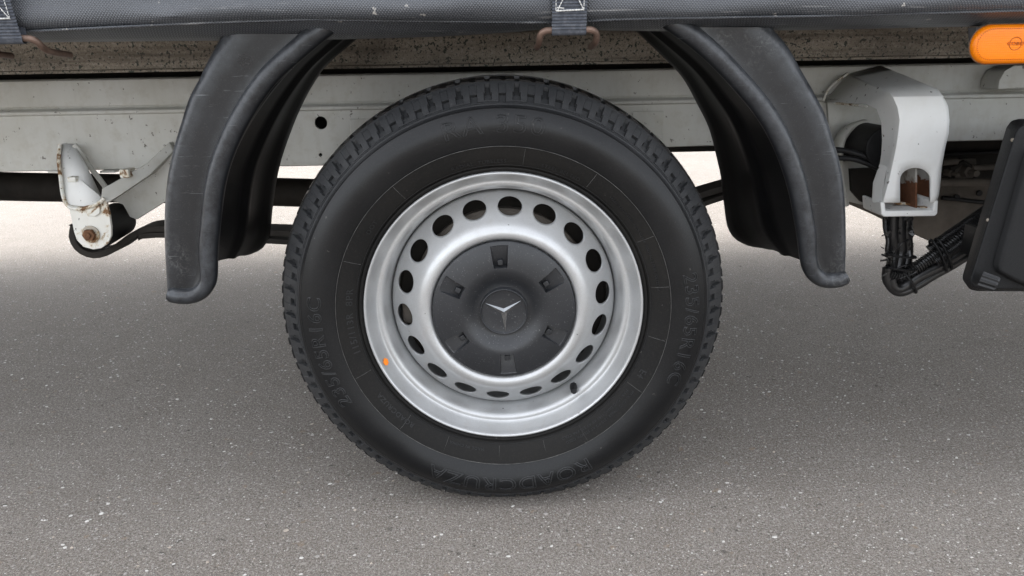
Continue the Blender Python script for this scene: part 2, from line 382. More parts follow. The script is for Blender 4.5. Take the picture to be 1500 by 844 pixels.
wheel = bpy.data.objects.new('wheel', None); C.objects.link(wheel); wheel.parent = T; wheel.location = (0, 0, 0)
tag(wheel, 'silver steel wheel with round vent holes and dark hub cap')
ty = tyre(); ty.parent = wheel

def lathe(prof, n=144, yoff=0):
    rows = [[(r*math.sin(2*PI*k/n), y+yoff, ZC+r*math.cos(2*PI*k/n)) for k in range(n)] for r, y in prof]
    mb = MB(); mb.grid(rows, closed=True); return mb
def flip(mb): mb.f = [tuple(reversed(q)) for q in mb.f]; return mb
# rim barrel
rim_prof = [(.2130, .052), (.2190, .0430), (.2204, .0370), (.2208, .0315), (.2203, .0285), (.2190, .0272), (.2172, .0276), (.2158, .0298), (.2147, .0335), (.2128, .0385), (.2100, .0445), (.2070, .0505), (.2046, .0540), (.2032, .0552),
            (.2015, .0550), (.1985, .0548), (.1955, .0565), (.1925, .0610), (.1898, .0680), (.1878, .0760), (.1862, .0850), (.1850, .0950), (.1838, .1050), (.1800, .1300), (.1770, .160), (.1850, .190), (.2050, .215), (.2200, .222)]
lathe(rim_prof, 180).build('rim', M['rim'], wheel, smooth=True, angle=60)
# wheel disc with eighteen round holes
dp = [(.1836, .0960), (.1833, .0905), (.1822, .0868), (.1800, .0845), (.1760, .0810), (.1700, .0752), (.1620, .0668), (.1540, .0580), (.1470, .0500), (.1420, .0440), (.1370, .0385), (.1320, .0345), (.1270, .0325), (.1220, .0325), (.1180, .0345), (.1155, .0375), (.1140, .0420), (.1125, .0500), (.100, .052)]
def dY(r): return float(np.interp(-r, [-p[0] for p in dp], [p[1] for p in dp]))
def wheel_disc():
    mb = MB(); NS = 18; off = R(4.6)
    R1, R0, HC, HR = .1800, .1420, .1615, .0210
    sl_ = math.hypot(R1-R0, dY(R0)-dY(R1))/(R1-R0)      # slope length per radial metre
    K = 8                                                 # per side -> 32 loop vertices
    def pt(th, r, dy=0): return (r*math.sin(th), dY(r)+dy, ZC+r*math.cos(th))
    for sct in range(NS):
        c = off+sct*2*PI/NS; hw = PI/NS
        loop = []
        for i in range(K): loop.append((-hw+2*hw*i/K, R1))
        for i in range(K): loop.append((hw, R1+(R0-R1)*i/K))
        for i in range(K): loop.append((hw-2*hw*i/K, R0))
        for i in range(K): loop.append((-hw, R0+(R1-R0)*i/K))
        hole = []
        for t, r in loop:
            a = math.atan2((r-HC)*sl_, t*HC); hole.append((math.cos(a)*HR/HC, HC+math.sin(a)*HR/sl_))
        rows = []
        for w_ in (0, .35, .7, .9, 1.0):
            rows.append([pt(c+lerp(a[0], b[0], w_), lerp(a[1], b[1], w_)) for a, b in zip(loop, hole)])
        hc = HC
        def ins(k, dy): return [pt(c+t*k, hc+(r-hc)*k, dy) for t, r in hole]
        rows += [ins(.97, .0001), ins(.925, .0012), ins(.90, .0030), ins(.90, .0060)]
        mb.grid(rows, closed=True)
    for seg_ in (dp[:4], [p for p in dp if p[0] <= R0]):
        rows = [[pt(off+hw_, r) for hw_ in [2*PI*k/(NS*K)+PI/NS for k in range(NS*K)]] for r, y in seg_]
        mb.grid(rows, closed=True)
    return mb
wd = flip(wheel_disc()).build('wheel_disc', M['rim'], wheel, smooth=True, angle=50)
import bmesh
bm = bmesh.new(); bm.from_mesh(wd.data); bmesh.ops.remove_doubles(bm, verts=bm.verts, dist=.00005); bmesh.ops.recalc_face_normals(bm, faces=bm.faces); bm.to_mesh(wd.data); bm.free()
# brake parts seen through the holes
lathe([(.0, .10), (.10, .10), (.146, .104), (.150, .108), (.150, .128), (.10, .13)], 72).build('brake_disc', M['brown'], wheel, smooth=True)
lathe([(.150, .128), (.160, .124), (.1705, .122), (.176, .126), (.176, .150), (.10, .155)], 72).build('brake_shield', M['under'], wheel, smooth=True)
mb = MB()
for a0 in (262,):
    a = R(a0); mb.box((math.sin(a)*.155-.016, .098, ZC+math.cos(a)*.155-.02), (math.sin(a)*.155+.016, .15, ZC+math.cos(a)*.155+.02))
mb.build('brake_caliper', M['brown'], wheel, bevel=.003)
# hub cap with six pockets
def hub_cap():
    cp = [(.1130, .0420), (.1136, .0360), (.1132, .0342), (.1118, .0330), (.1095, .0322), (.1075, .0316), (.1065, .0313), (.1055, .0310), (.100, .0296), (.095, .0284), (.090, .0275), (.085, .0268), (.080, .0263), (.077, .0261), (.0745, .0260), (.0725, .0259), (.0700, .0259), (.067, .0262), (.063, .0272), (.059, .0292), (.054, .0325), (.049, .0358), (.045, .0376), (.041, .0382), (.0385, .0380), (.0382, .0320), (.0376, .0300), (.0368, .0291), (.0358, .0288), (.0350, .0291), (.0346, .0302), (.034, .0304), (.02, .0303), (.0, .0303)]
    rows = []
    SEC = 6; off = R(-3)
    for r, y in cp:
        row = []
        hw = lerp(.0095, .0128, max(0, min(1, (r-.073)/.033)))
        full = PI/SEC
        e0 = min(hw/max(r, .03), full*.8); e1 = e0+min(.0011/max(r, .03), full*.1)
        st = [-full, -lerp(e1, full, .6), -lerp(e1, full, .2), -e1, -e0, -e0*.5, 0, e0*.5, e0, e1, lerp(e1, full, .2), lerp(e1, full, .6)]
        inr = .0735 < r < .1068
        for k in range(SEC):
            for t in st:
                d = 0
                if inr and abs(t) <= e0*1.001:
                    d = lerp(.0125, .0010, (r-.0735)/.033)
                a = off+k*2*PI/SEC+t
                row.append((r*math.sin(a), y+d, ZC+r*math.cos(a)))
        rows.append(row)
    mb = MB(); mb.grid(rows, closed=True); return mb
hub_cap().build('hub_cap', M['cap'], wheel, smooth=True, angle=38)
for k in range(6):
    mb = MB(); a = R(-3)+k*PI/3; c = Vector((math.sin(a), 0, math.cos(a))); t = Vector((math.cos(a), 0, -math.sin(a)))
    o_ = Vector((0, .0305, ZC))+c*.0795
    mb.prism([o_-t*.0042-c*.004, o_+t*.0042-c*.004, o_+t*.0042+c*.0045, o_-t*.0042+c*.0045], (0, .006, 0))
    mb.build('cap_clip', M['cap'], wheel, bevel=.001)
# emblem: ring and three-pointed star
ring = lathe([(.0348, .0303), (.0356, .0278), (.0366, .0271), (.0374, .0277), (.0380, .0305)], 96).build('emblem_ring', M['cap'], wheel, smooth=True)
mb = MB(); ctr = Vector((0, .0276, ZC)); L = .0330
for k in range(3):
    a = R(177+k*120); d = Vector((math.sin(a), 0, math.cos(a)))
    tip = Vector((0, .0297, ZC))+d*L
    for sgn in (-1, 1):
        b = a+sgn*R(60); e = Vector((0, .0302, ZC))+Vector((math.sin(b), 0, math.cos(b)))*.0050
        tri = [ctr, tip, e] if sgn > 0 else [ctr, e, tip]
        mb.add(tri, [(0, 1, 2)])
mb.build('emblem_star', M['emblem'], wheel)
# valve, paint dot
a = R(142.5); va = Vector((math.sin(a)*.1895, 0, ZC+math.cos(a)*.1895)); vd = Vector((-math.sin(a)*.12, -1, -math.cos(a)*.12)).normalized()
mb = MB(); st = va+Vector((0, .072, 0)); mb.tube([st, st+vd*.010, st+vd*.012, st+vd*.018, st+vd*.020, st+vd*.027, st+vd*.029], lambda t: .0062 if t < .5 else (.0052 if t < .95 else .0036), 16)
mb.build('valve_stem', M['black'], wheel, smooth=True)
a = R(246.3); rr = .2118; c = Vector((math.sin(a)*rr, .0398, ZC+math.cos(a)*rr)); rad = Vector((math.sin(a), 0, math.cos(a))); tan = Vector((math.cos(a), 0, -math.sin(a)))
sl2 = (rad*.0035-Vector((0, 1, 0))*.0075).normalized(); sl2 = (rad*.43-Vector((0, 1, 0))*.90).normalized()
nrm_ = tan.cross(sl2); nrm_ = nrm_ if nrm_.y < 0 else -nrm_
mb = MB(); mb.add([c+nrm_*.0012+(tan*math.cos(2*PI*k/20)+sl2*math.sin(2*PI*k/20))*.0060*(1+.12*math.sin(k*2.1)) for k in range(20)], [tuple(range(20))])
mb.build('paint_dot', M['orange'], wheel)['label'] = 'small orange paint dot on the rim edge'
# moulded lettering on the tyre
def text_mesh(body, size, outline=None, xs=1.0, shear=0.0, ext=.0004):
    cu = bpy.data.curves.new('t', 'FONT'); cu.body = body; cu.size = size; cu.align_x = 'CENTER'; cu.align_y = 'CENTER'; cu.shear = shear
    cu.resolution_u = 4; cu.space_character = 1.12
    if outline: cu.fill_mode = 'NONE'; cu.bevel_depth = outline; cu.bevel_resolution = 1
    else: cu.extrude = ext
    o = bpy.data.objects.new('t', cu); C.objects.link(o); bpy.context.view_layer.update()
    me = bpy.data.meshes.new_from_object(o.evaluated_get(bpy.context.evaluated_depsgraph_get()))
    v = [(p.co.x*xs, p.co.y, p.co.z) for p in me.vertices]; f = [tuple(p.vertices) for p in me.polygons]
    b = bmesh.new(); b.from_mesh(me)
    for _ in range(3):
        es = [e for e in b.edges if e.calc_length() > .0045]
        if es: bmesh.ops.subdivide_edges(b, edges=es, cuts=1, use_grid_fill=False)
    bmesh.ops.triangulate(b, faces=[q for q in b.faces if len(q.verts) > 4])
    v = [(p.co.x*xs, p.co.y, p.co.z) for p in b.verts]; b.verts.index_update(); f = [tuple(x.index for x in q.verts) for q in b.faces]; b.free()
    bpy.data.objects.remove(o); bpy.data.meshes.remove(me); return v, f
def ring_text(name, items, m):
    for body, size, ang, rad_, outl, xs in items:
        mb = MB(); v, f = text_mesh(body, size, outl, xs)
        out = []
        for x, y, z in v:
            r = rad_+y; a = R(ang)+x/rad_
            yy = swY(r)-z-.0005
            if math.cos(a) < -.8: yy -= .0065*((-math.cos(a)-.8)/.2)*math.exp(-((r-.30)/.03)**2)
            out.append((r*math.sin(a), yy, ZC+r*math.cos(a)))
        mb.add(out, [tuple(reversed(q)) for q in f])
        mb.build(name, m, wheel, smooth=True, angle=60)
O = .00085
ring_text('raised_lettering', [('RA 350', .036, -2, .2915, .0007, 1.25), ('ROADCRUZA', .034, 179, .2910, .0009, 1.22), ('235/65R16C', .030, 96, .2905, .0008, 1.12), ('235/65R16C', .030, 259, .2905, .0008, 1.12)], M['letters'])
ring_text('small_lettering', [('115/113R  8PR', .0135, 268, .2405, None, 1.2), ('RADIAL  TUBELESS', .0075, -8, .2375, None, 1.2), ('STEEL BELTED', .0075, 22, .2375, None, 1.2), ('TREAD 4 PLIES STEEL + POLYESTER  SIDEWALL 2 PLIES POLYESTER', .0048, 62, .2430, None, 1.1),
    ('MAX. LOAD SINGLE 1215 KG AT 575 KPA COLD', .0055, 140, .2470, None, 1.1), ('MAX. LOAD DUAL 1160 KG AT 575 KPA COLD', .0055, 141, .2395, None, 1.1), ('MADE IN CHINA', .006, 196, .2400, None, 1.2), ('DOT', .009, 306, .2420, None, 1.2), ('ROADCRUZA', .010, 228, .2430, None, 1.2), ('E4', .014, 116, .2440, None, 1)], M['letters'])
for d in (8, 33, 62, 81, 101, 122, 149, 165, 183, 204, 222, 247, 291, 322):
    mb = MB(); a = R(d); tn = Vector((math.cos(a), 0, -math.sin(a)))
    rows = []
    for r in (.2335, .240, .247, .254, .2585):
        p = Vector((math.sin(a)*r, swY(r), ZC+math.cos(a)*r)); q = Vector((0, -.0006, 0))
        rows.append([p-tn*.00045+Vector((0,.0002,0)), p+q, p+tn*.00045+Vector((0,.0002,0))])
    mb.grid(rows); mb.build('radial_rib', M['dusty'], wheel)

def ridge(r0, hgt, wd_):
    def bul(a): c_ = math.cos(a); return .0065*((-c_-.8)/.2)*math.exp(-((r0-.30)/.03)**2) if c_ < -.8 else 0
    rows = [[((r0+dr)*math.sin(2*PI*k/240), swY(r0)+dy-bul(2*PI*k/240), ZC+(r0+dr)*math.cos(2*PI*k/240)) for k in range(240)] for dr, dy in ((-wd_, .0008), (-wd_*.3, -hgt), (wd_*.3, -hgt), (wd_, .0008))]
    mb = MB(); mb.grid(rows, closed=True); return mb
ridge(.2602, .0007, .0006).build('sidewall_ridge', M['dusty'], wheel, smooth=True)
ridge(.2315, .0006, .0005).build('sidewall_ridge', M['letters'], wheel, smooth=True)
# ---- mudguards
def mudguard(name, label, outer, inner, edge, back, bot, ymax):
    """outer edge, band/bead boundary, wheel-side edge (all on the face, Y about 0) and rear edge (Y .29) measured top to bottom"""
    N = 44; D = .29; FY = .004
    def path(pts, Y): return resample(smoothpath([P(x, y, Y) for x, y in pts], 6), N)
    A, B, E, K = path(outer, FY), path(inner, FY), path(edge, FY), path(back, D); E2 = path([q for q in edge if q[1] <= ymax], FY)
    # the bend under the curtain continues upwards
    mb = MB(); rows = []
    for i in range(N):
        a, b, e, k = A[i], B[i], E[i], K[i]; Yv = Vector((0, 1, 0)); row = []
        w_ = (b-a)
        for t, dy in ((-.045, .075), (-.045, .030), (-.032, .019), (.0, .0115), (.05, .0065), (.12, .0028), (.22, .0006), (.5, .0015), (.78, .0030), (.93, .0032)):
            row.append(a+w_*t+Yv*dy)
        for t, dy in ((0., .0030), (.10, .0020), (.2, .001), (.30, .0), (.5, -.001), (.70, -.001), (.88, .0), (.97, .0015), (1.0, .006)):
            row.append(b+(e-b)*t+Yv*dy)
        k0 = E2[i]+Yv*.012
        for t, q in ((.0, 0), (.2, 0), (.30, .0), (.34, .006), (.42, .006), (.46, 0), (.75, 0), (.80, .005), (.90, .006), (.95, .001), (1.0, -.003)):
            p = k0+(k-k0)*t; cdir = (Vector((0, p.y, ZC))-p); cdir.y = 0; cdir.normalize(); row.append(p+cdir*q)
        # return: outside of the wrap sheet
        for t in (1.0, .8, .5, .2, .03):
            p = k0+(k-k0)*t; cdir = (Vector((0, p.y, ZC))-p); cdir.y = 0; cdir.normalize(); row.append(p-cdir*.005+Yv*(.002 if t == 1 else 0))
        for t in (.9, .5, .1, .0): row.append(lerp(a, e, t)+Yv*(.0095 if t > .05 else .030))
        rows.append(row)
    mb.grid(rows, closed=True)
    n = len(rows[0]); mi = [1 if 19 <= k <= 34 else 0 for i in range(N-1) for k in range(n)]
    mb.f.append(tuple(range(0, n))[::-1])
    last = (N-1)*n
    mb.f.append(tuple(range(last, last+n)))
    # rolled bead along the wheel side and round the bottom end
    wr = [0, 0, .3, .8, 1, .8, .35, .08, .05, .25]+[0]*9+[0]*(n-19); wear_highlight = wr*N
    mids = [(B[i]+E[i])/2+Vector((0, .002, 0)) for i in range(0, N-6, 3)]; rad = [(E[i]-B[i]).length/2*.98 for i in range(0, N-6, 3)]
    mids = [mids[0]+(mids[0]-mids[1])*1.6+Vector((0, .012, 0))]+mids; rad = [rad[0]]+rad
    lp = mids+[P(x, y, FY+.001) for x, y in bot]; rad = [min(.0142, r_) for r_ in rad]+[.0125, .012]+[.0118]*(len(bot)-2)
    sp = smoothpath(lp, 6); sr = [float(np.interp(k/6, range(len(rad)), rad)) for k in range(len(sp))]; nsp = len(sp)
    n0 = len(mb.v); mb.tube(sp, lambda t: sr[int(round(t*(nsp-1)))]*(1 if t < .985 else .8), 18)
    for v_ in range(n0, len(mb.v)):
        k_ = (v_-n0)//18; d_ = (mb.v[v_]-sp[k_]).normalized(); wear_highlight.append(max(0, -d_.y*.75+d_.z*.45)**1.5)  # bead scuffs and painted highlight, palest where it faces forward and up
    mi += [0]*(len(mb.f)-len(mi))
    o = mb.build(name, None, T, smooth=True, angle=50, mats=[M['plastic'], M['inside_shade']], mi=mi)
    at = o.data.attributes.new('wear_highlight', 'FLOAT', 'POINT'); at.data.foreach_set('value', [float(x) for x in wear_highlight]); o['label'] = label
    return o
mudguard('mudguard', 'black scuffed plastic mudguard left of the wheel',
    [(324, 48), (300, 90), (287, 117), (273, 143), (260, 183), (250, 217), (242, 253), (238, 285), (236, 330), (237, 370), (239, 405), (241, 436)],
    [(445, 48), (383, 100), (360, 127), (337, 167), (317, 213), (305, 260), (300, 285), (296, 320), (292, 377), (289, 401), (284, 414), (272, 436)],
    [(484, 48), (433, 93), (400, 130), (373, 167), (350, 207), (333, 245), (326, 280), (321, 320), (317, 361), (316, 385), (315, 400), (308, 424)],
    [(524, 52), (480, 90), (457, 123), (440, 157), (427, 190), (413, 233), (405, 272), (400, 310), (398, 336), (394, 352), (382, 366), (362, 373)],
    [(306, 404), (302, 418), (292, 429), (278, 434), (262, 434), (247, 431)], 386)
mudguard('mudguard', 'black scuffed plastic mudguard right of the wheel',
    [(1134, 40), (1158, 68), (1177, 101), (1196, 134), (1213, 167), (1224, 201), (1236, 243), (1242, 286), (1244, 333), (1244, 365), (1243, 390), (1241, 410)],
    [(1020, 40), (1044, 58), (1073, 87), (1101, 120), (1125, 148), (1149, 186), (1165, 224), (1177, 258), (1186, 295), (1191, 338), (1196, 371), (1212, 412)],
    [(975, 40), (1010, 66), (1035, 86), (1058, 108), (1082, 134), (1106, 163), (1130, 201), (1146, 239), (1160, 286), (1170, 330), (1177, 362), (1180, 385), (1184, 398)],
    [(930, 40), (975, 84), (1000, 112), (1020, 150), (1037, 187), (1048, 233), (1054, 263), (1058, 300), (1063, 332), (1074, 350), (1094, 360), (1120, 362)],
    [(1184, 378), (1189, 396), (1200, 407), (1212, 411), (1228, 410), (1240, 405)], 387)

# ---- body above: curtain, side rail, floor
XL, XR = -3.2, 3.2
botx = [-60, 0, 100, 300, 500, 640, 760, 800, 830, 900, 1000, 1200, 1430, 1560]; boty = [62, 63, 62, 60, 58, 54, 47, 43, 42, 45, 46, 44, 39, 36]
semx = [-60, 40, 150, 300, 450, 600, 780, 830, 900, 1000, 1200, 1430, 1560]; semy = [52, 46, 41, 34, 29, 31, 33, 33, 29, 27, 24, 18, 15]
def curtain():
    rows = []; n = 240
    for i in range(n+1):
        X = XL+(XR-XL)*i/n
        # column of the photograph where this X stands, for the sag of the hem
        d = Vector((X, -.02, .72))-CAM; px = 750+F_PX*d.dot(rt2)/d.dot(fw)
        zs = P(px, interp(semx, semy, px), -.024).z; zb = P(px, interp(botx, boty, px), .030).z
        if px < -60 or px > 1560: zs = P(min(max(px, -60), 1560), interp(semx, semy, px), -.024).z; zb = P(min(max(px, -60), 1560), interp(botx, boty, px), .030).z
        pinch = math.exp(-((px-833)/46)**2)+math.exp(-((px-12)/52)**2)
        bul = lambda z: .011*noise.noise((X*2.6, z*4, .3))+.007*noise.noise((X*6, z*26, 1.3))+.0035*noise.noise((X*15, z*60, 4.3))
        row = []
        for z, y in ((2.6, -.030), (2.0, -.032), (1.5, -.034), (1.2, -.034), (1.0, -.036), (.92, -.036), (.87, -.036), (.84, -.037), (.82, -.037)):
            row.append((X, y+bul(z)+pinch*.012, z))
        for t, y in ((.8, -.038), (.6, -.040), (.4, -.0405), (.25, -.039), (.12, -.035), (.04, -.029)):
            z = zs+t*(.81-zs)
            row.append((X, y+bul(z)+pinch*.016, z))
        row += [(X, -.0245+pinch*.014, zs), (X, -.021+pinch*.012, zs-.0015), (X, -.010+pinch*.008, lerp(zs, zb, .35)), (X, .010+pinch*.004, lerp(zs, zb, .75)), (X, .030, zb), (X, .034, zb+.0015), (X, .032, zb+.004), (X, .0, lerp(zs, zb, .5)+.006), (X, -.016+pinch*.014, zs+.006), (X, -.018, 1.0), (X, -.018, 2.6)]
        rows.append(row)
    mb = MB(); mb.grid(rows)
    return mb
cu = curtain().build('side_curtain', M['tarp'], T, smooth=True, angle=40)
# stitched welt along the hem
rows = []
mb = MB(); pth = []
for i in range(121):
    px = -60+1620*i/120; p = P(px, interp(semx, semy, px), -.027)
    pinch = math.exp(-((px-833)/46)**2)+math.exp(-((px-12)/52)**2); pth.append((p.x, -.0255+pinch*.014, p.z+.0005))
mb.tube(pth, .0016, 8); mb.build('hem_welt', M['tarp'], T, smooth=True)
# speckled side rail under the curtain
def rail(name, y0, y1, top, bot, m, X0=XL, X1=XR, lip=True):
    mb = MB()
    sec = [(y0+.012, top), (y0, top), (y0, lerp(top, bot, .38)), (y0-.0025, lerp(top, bot, .43)), (y0-.0025, lerp(top, bot, .50)), (y0, lerp(top, bot, .55)), (y0, bot+.006), (y0-.003, bot+.004), (y0-.003, bot), (y1, bot), (y1, bot+.004), (y0+.012, bot+.004)]
    rows = [[(X0, y, z) for y, z in sec], [(X1, y, z) for y, z in sec]]
    mb.grid(rows, closed=True); return mb.build(name, m, T)
zt = P(700, 30, .31).z; zb = P(700, 97.3, .31).z
rail('side_rail', .31, .36, zt+.02, zb, M['galv'])
mb = MB(); mb.box((XL, .37, .762), (XR, 1.96, .80)); mb.build('cargo_floor', M['floor'], T)
for k in range(14):
    mb = MB(); mb.box((XL+.2+k*.46, .37, .716), (XL+.26+k*.46, 1.95, .760)); mb.build('floor_crossmember', M['under'], T)
mb = MB(); mb.box((XL, 2.02, .70), (XR, 2.05, 2.6)); mb.build('far_side_curtain', M['curt'], T)
mb = MB(); mb.box((XL, -.04, 2.602), (XR, 2.06, 2.68)); mb.build('roof', M['curt'], T)
mb = MB(); mb.box((XL-.03, -.03, .74), (XL-.002, 2.05, 2.6)); mb.build('front_panel', M['curt'], T)
mb = MB(); mb.box((XR+.002, -.03, .74), (XR+.03, 2.05, 2.6)); mb.build('rear_panel', M['curt'], T)

# ---- chassis rails
def chassis_rail():
    """near rail: outline follows the arch over the axle"""
    Y = .42; mb = MB()
    def zz(px, py): return P(px, py, Y).z
    cols = [-800, -200, 0, 250, 480, 560, 640, 720, 800, 880, 960, 1040, 1200, 1400, 1700, 2300]
    rows = []
    ztop = zz(700, 105.5); zmid = zz(700, 152.5)
    for px in cols:
        X = P(px, 200, Y).x; t = min(1, max(0, (px-480)/560)); t = t*t*(3-2*t)
        zbot = lerp(zz(240, 247.5), zz(1200, 211), t)
        rows.append([(X, Y+.09, ztop), (X, Y+.006, ztop), (X, Y+.001, ztop-.003), (X, Y+.000, ztop-.008), (X, Y+.000, zmid+.010), (X, Y+.003, zmid+.0065), (X, Y-.001, zmid+.0035), (X, Y-.009, zmid+.002), (X, Y-.011, zmid+.000), (X, Y-.011, zmid-.0045), (X, Y-.004, zmid-.0075), (X, Y-.004, zbot+.008), (X, Y-.003, zbot+.002), (X, Y+.003, zbot), (X, Y+.09, zbot), (X, Y+.09, zbot+.004), (X, Y+.003, zbot+.004), (X, Y+.003, ztop-.004), (X, Y+.09, ztop-.004)])
    mb.grid(rows, closed=True); return mb
def disc_on(px, py, Y, r, n=24):
    c = P(px, py, Y); return [(c.x+r*math.cos(2*PI*k/n), Y, c.z+r*math.sin(2*PI*k/n)) for k in range(n)]
cr = chassis_rail().build('chassis_rail', M['paint'], T, smooth=True, angle=30)
# punched holes (real cuts)
cut = MB()
for px, py, r in ((470, 180, .0125), (469.5, 227, .0035), (620, 172, .004)):
    c = P(px, py, .416); cut.cyl((c.x, .35, c.z), (c.x, .46, c.z), r, 28)
co = cut.build('rail_cutter', M['under']); bo = cr.modifiers.new('holes', 'BOOLEAN'); bo.object = co; bo.operation = 'DIFFERENCE'; bo.solver = 'EXACT'
bpy.context.view_layer.update(); me2 = bpy.data.meshes.new_from_object(cr.evaluated_get(bpy.context.evaluated_depsgraph_get()))
cr.modifiers.clear(); cr.data = me2; bpy.data.objects.remove(co)
for x0, x1, y0, y1 in ((517, 640, 172, 236), (925, 972, 163, 205)):
    mb = MB(); a, b = P(x0, y1, .414), P(x1, y0, .414); mb.box((a.x, .4128, a.z), (b.x, .4155, b.z))
    mb.build('reinforcement_plate', M['paint'], T, bevel=.002)
mb = MB(); mb.box((XL, .505, P(700, 146, .42).z-.12), (XR, .509, P(700, 105.5, .42).z-.006)); mb.build('rail_inner_web', M['under'], T)
# small crimped tabs on the lower edge
for px in (84, 160):
    mb = MB(); a = P(px-12, 253, .41); mb.box((a.x, .405, a.z), (a.x+.03, .47, a.z+.004)); mb.build('edge_tab', M['paint'], T, bevel=.001)
# dark inner longitudinal above the near rail, closing the gap
mb = MB(); mb.box((XL, .50, zb-.05), (XR, .53, .714)); mb.build('sub_frame_beam', M['under'], T)
# far rail, exhaust, axle, far wheel
mb = MB(); zr0 = P(240, 247, .42).z; mb.box((XL, 1.50, zr0+.03), (XR, 1.58, zr0+.16)); mb.build('far_chassis_rail', M['paint'], T)
mb = MB(); pe = [P(-300, 262, 1.0), P(0, 273, 1.0), P(250, 277, 1.0), P(465, 283, 1.0), P(560, 286, 1.0)]
mb.tube(smoothpath(pe, 6), .040, 20); mb.build('exhaust_pipe', M['under'], T, smooth=True)
mb = MB(); mb.tube([(0, .14, ZC), (0, 1.86, ZC)], .042, 20); mb.tube([(0, .86, ZC), (0, .92, ZC), (0, 1.0, ZC), (0, 1.12, ZC), (0, 1.18, ZC)], lambda t: .06+.09*math.sin(PI*t), 24); mb.build('rear_axle', M['under'], T, smooth=True)
fw_ = bpy.data.objects.new('wheel', None); C.objects.link(fw_); fw_.parent = T; fw_.location = (0, 2.0, 0); fw_.rotation_euler = (0, 0, PI)
tag(fw_, 'far side wheel hidden behind the near one')
for nme in ('tyre', 'rim', 'wheel_disc', 'hub_cap'):
    c = next(o for o in wheel.children if o.name == nme).copy(); C.objects.link(c); c.parent = fw_

# ---- leaf spring with its eye
def leaf(name, pts, Y, w, th, m):
    NL = 150; p = resample(smoothpath([P(x, y, Y) for x, y in pts], 12), NL); mb = MB(); rows = []
    for i, c in enumerate(p):
        t = (p[min(i+1, NL-1)]-p[max(i-1, 0)]).normalized(); n_ = Vector((-t.z, 0, t.x))
        rows.append([c+Vector((0, -w/2, 0))-n_*th/2, c+Vector((0, -w/2, 0))+n_*th/2, c+Vector((0, w/2, 0))+n_*th/2, c+Vector((0, w/2, 0))-n_*th/2])
    mb.grid(rows, closed=True); mb.f += [(0, 1, 2, 3), (NL*4-4, NL*4-1, NL*4-2, NL*4-3)]
    return mb.build(name, m, T, smooth=True, bevel=.002)
leaf('leaf_spring', [(119, 327), (117, 345), (128, 362), (150, 369), (176, 360), (205, 340), (232, 331), (300, 334), (430, 338), (600, 345), (760, 345), (900, 320), (1040, 277), (1140, 250), (1215, 232), (1262, 222), (1300, 222)], .40, .060, .013, M['under'])
leaf('leaf_spring', [(212, 342), (250, 340), (330, 346), (430, 350), (600, 362), (760, 362), (900, 338), (1040, 290), (1100, 272)], .40, .060, .011, M['under'])
# ---- left spring hanger: pressed plates, bushing, rusted bolt
def poly(pts, Y): return [P(x, y, Y) for x, y in pts]
YF = .322
hang = bpy.data.objects.new('spring_hanger', None); C.objects.link(hang); hang.parent = T; hang['label'] = 'pale rusty spring hanger under the chassis rail at left'
mb = MB()
mb.prism(poly([(99, 298), (155, 292), (160, 312), (163, 333), (163, 346), (158, 357), (148, 364), (136, 366), (122, 362), (112, 352), (108, 340), (104, 320)], YF), (0, .007, 0))
mb.build('lug_plate', M['rusty'], hang, bevel=.0018)
# folded left arm: face slopes back to the rail
mb = MB(); T1 = P(93, 211, .395); T2 = P(109, 212, .395); T3 = P(146, 288, .345); T4 = P(152, 294, YF); T5 = P(98, 300, YF); T6 = P(88, 262, .36); TM = P(97, 268, .352)
mid = P(116, 262, .352)
mb.add([T1, T2, P(128, 245, .372), T3, T4, P(126, 303, YF-.004), T5, P(91, 278, .345), T6, P(88, 235, .378), mid], [(0, 10, 9), (0, 1, 10), (1, 2, 10), (2, 3, 10), (3, 4, 10), (4, 5, 10), (5, 6, 10), (6, 7, 10), (7, 8, 10), (8, 9, 10)])
o = mb.build('folded_arm', M['paint2'], hang, smooth=True, angle=60); sd = o.modifiers.new('s', 'SOLIDIFY'); sd.thickness = .006; sd.offset = 0
# raised weld blob and rim fold
mb = MB(); mb.tube(smoothpath([P(88, 212, .388), P(86, 235, .37), P(89, 262, .35), P(92, 285, .33), P(99, 301, .318), P(113, 306, .316), P(132, 303, .316), P(147, 296, .316), P(152, 290, .318)], 5), .0036, 8)
mb.build('fold_edge', M['rusty'], hang, smooth=True)
mb = MB(); mb.tube(smoothpath([P(109, 212, .392), P(120, 226, .394), P(133, 246, .394), P(150, 268, .39), P(158, 280, .38)], 5), .0052, 8)
mb.build('fold_edge', M['paint'], hang, smooth=True)
# right arm: ridge running up to the rail and the plate under it
mb = MB(); mb.prism([P(149, 276, .325), P(160, 271, .325), P(214, 240, .37), P(248, 208, .40), P(254, 222, .40), P(220, 256, .37), P(178, 284, .325), P(160, 296, .322), P(147, 298, .322)], (0, .022, 0))
mb.build('ridge_arm', M['paint'], hang, bevel=.002)
mb = MB(); mb.prism(poly([(158, 286), (192, 262), (262, 214), (300, 214), (300, 270), (262, 283), (232, 302), (200, 322), (190, 318), (180, 300), (164, 294)], .405), (0, .008, 0))
mb.build('side_plate', M['paint'], hang, bevel=.0015)
mb = MB(); a = P(178, 252, .35); mb.box((a.x, .34, a.z-.010), (a.x+.018, .37, a.z+.006)); mb.build('welded_tab', M['rusty'], hang, bevel=.002); mb = MB(); a = P(103, 262, .35); mb.box((a.x, .338, a.z-.005), (a.x+.016, .36, a.z+.005)); mb.build('welded_tab', M['rusty'], hang, bevel=.002)
mb = MB(); mb.prism([P(122, 302, .3205), P(147, 301, .3205), P(147, 312, .3205), P(140, 317, .3205), P(129, 315, .3205)], (0, -.003, 0)); mb.build('rust_patch_plate', M['rusty'], hang, bevel=.001)
c = P(134, 343, YF)
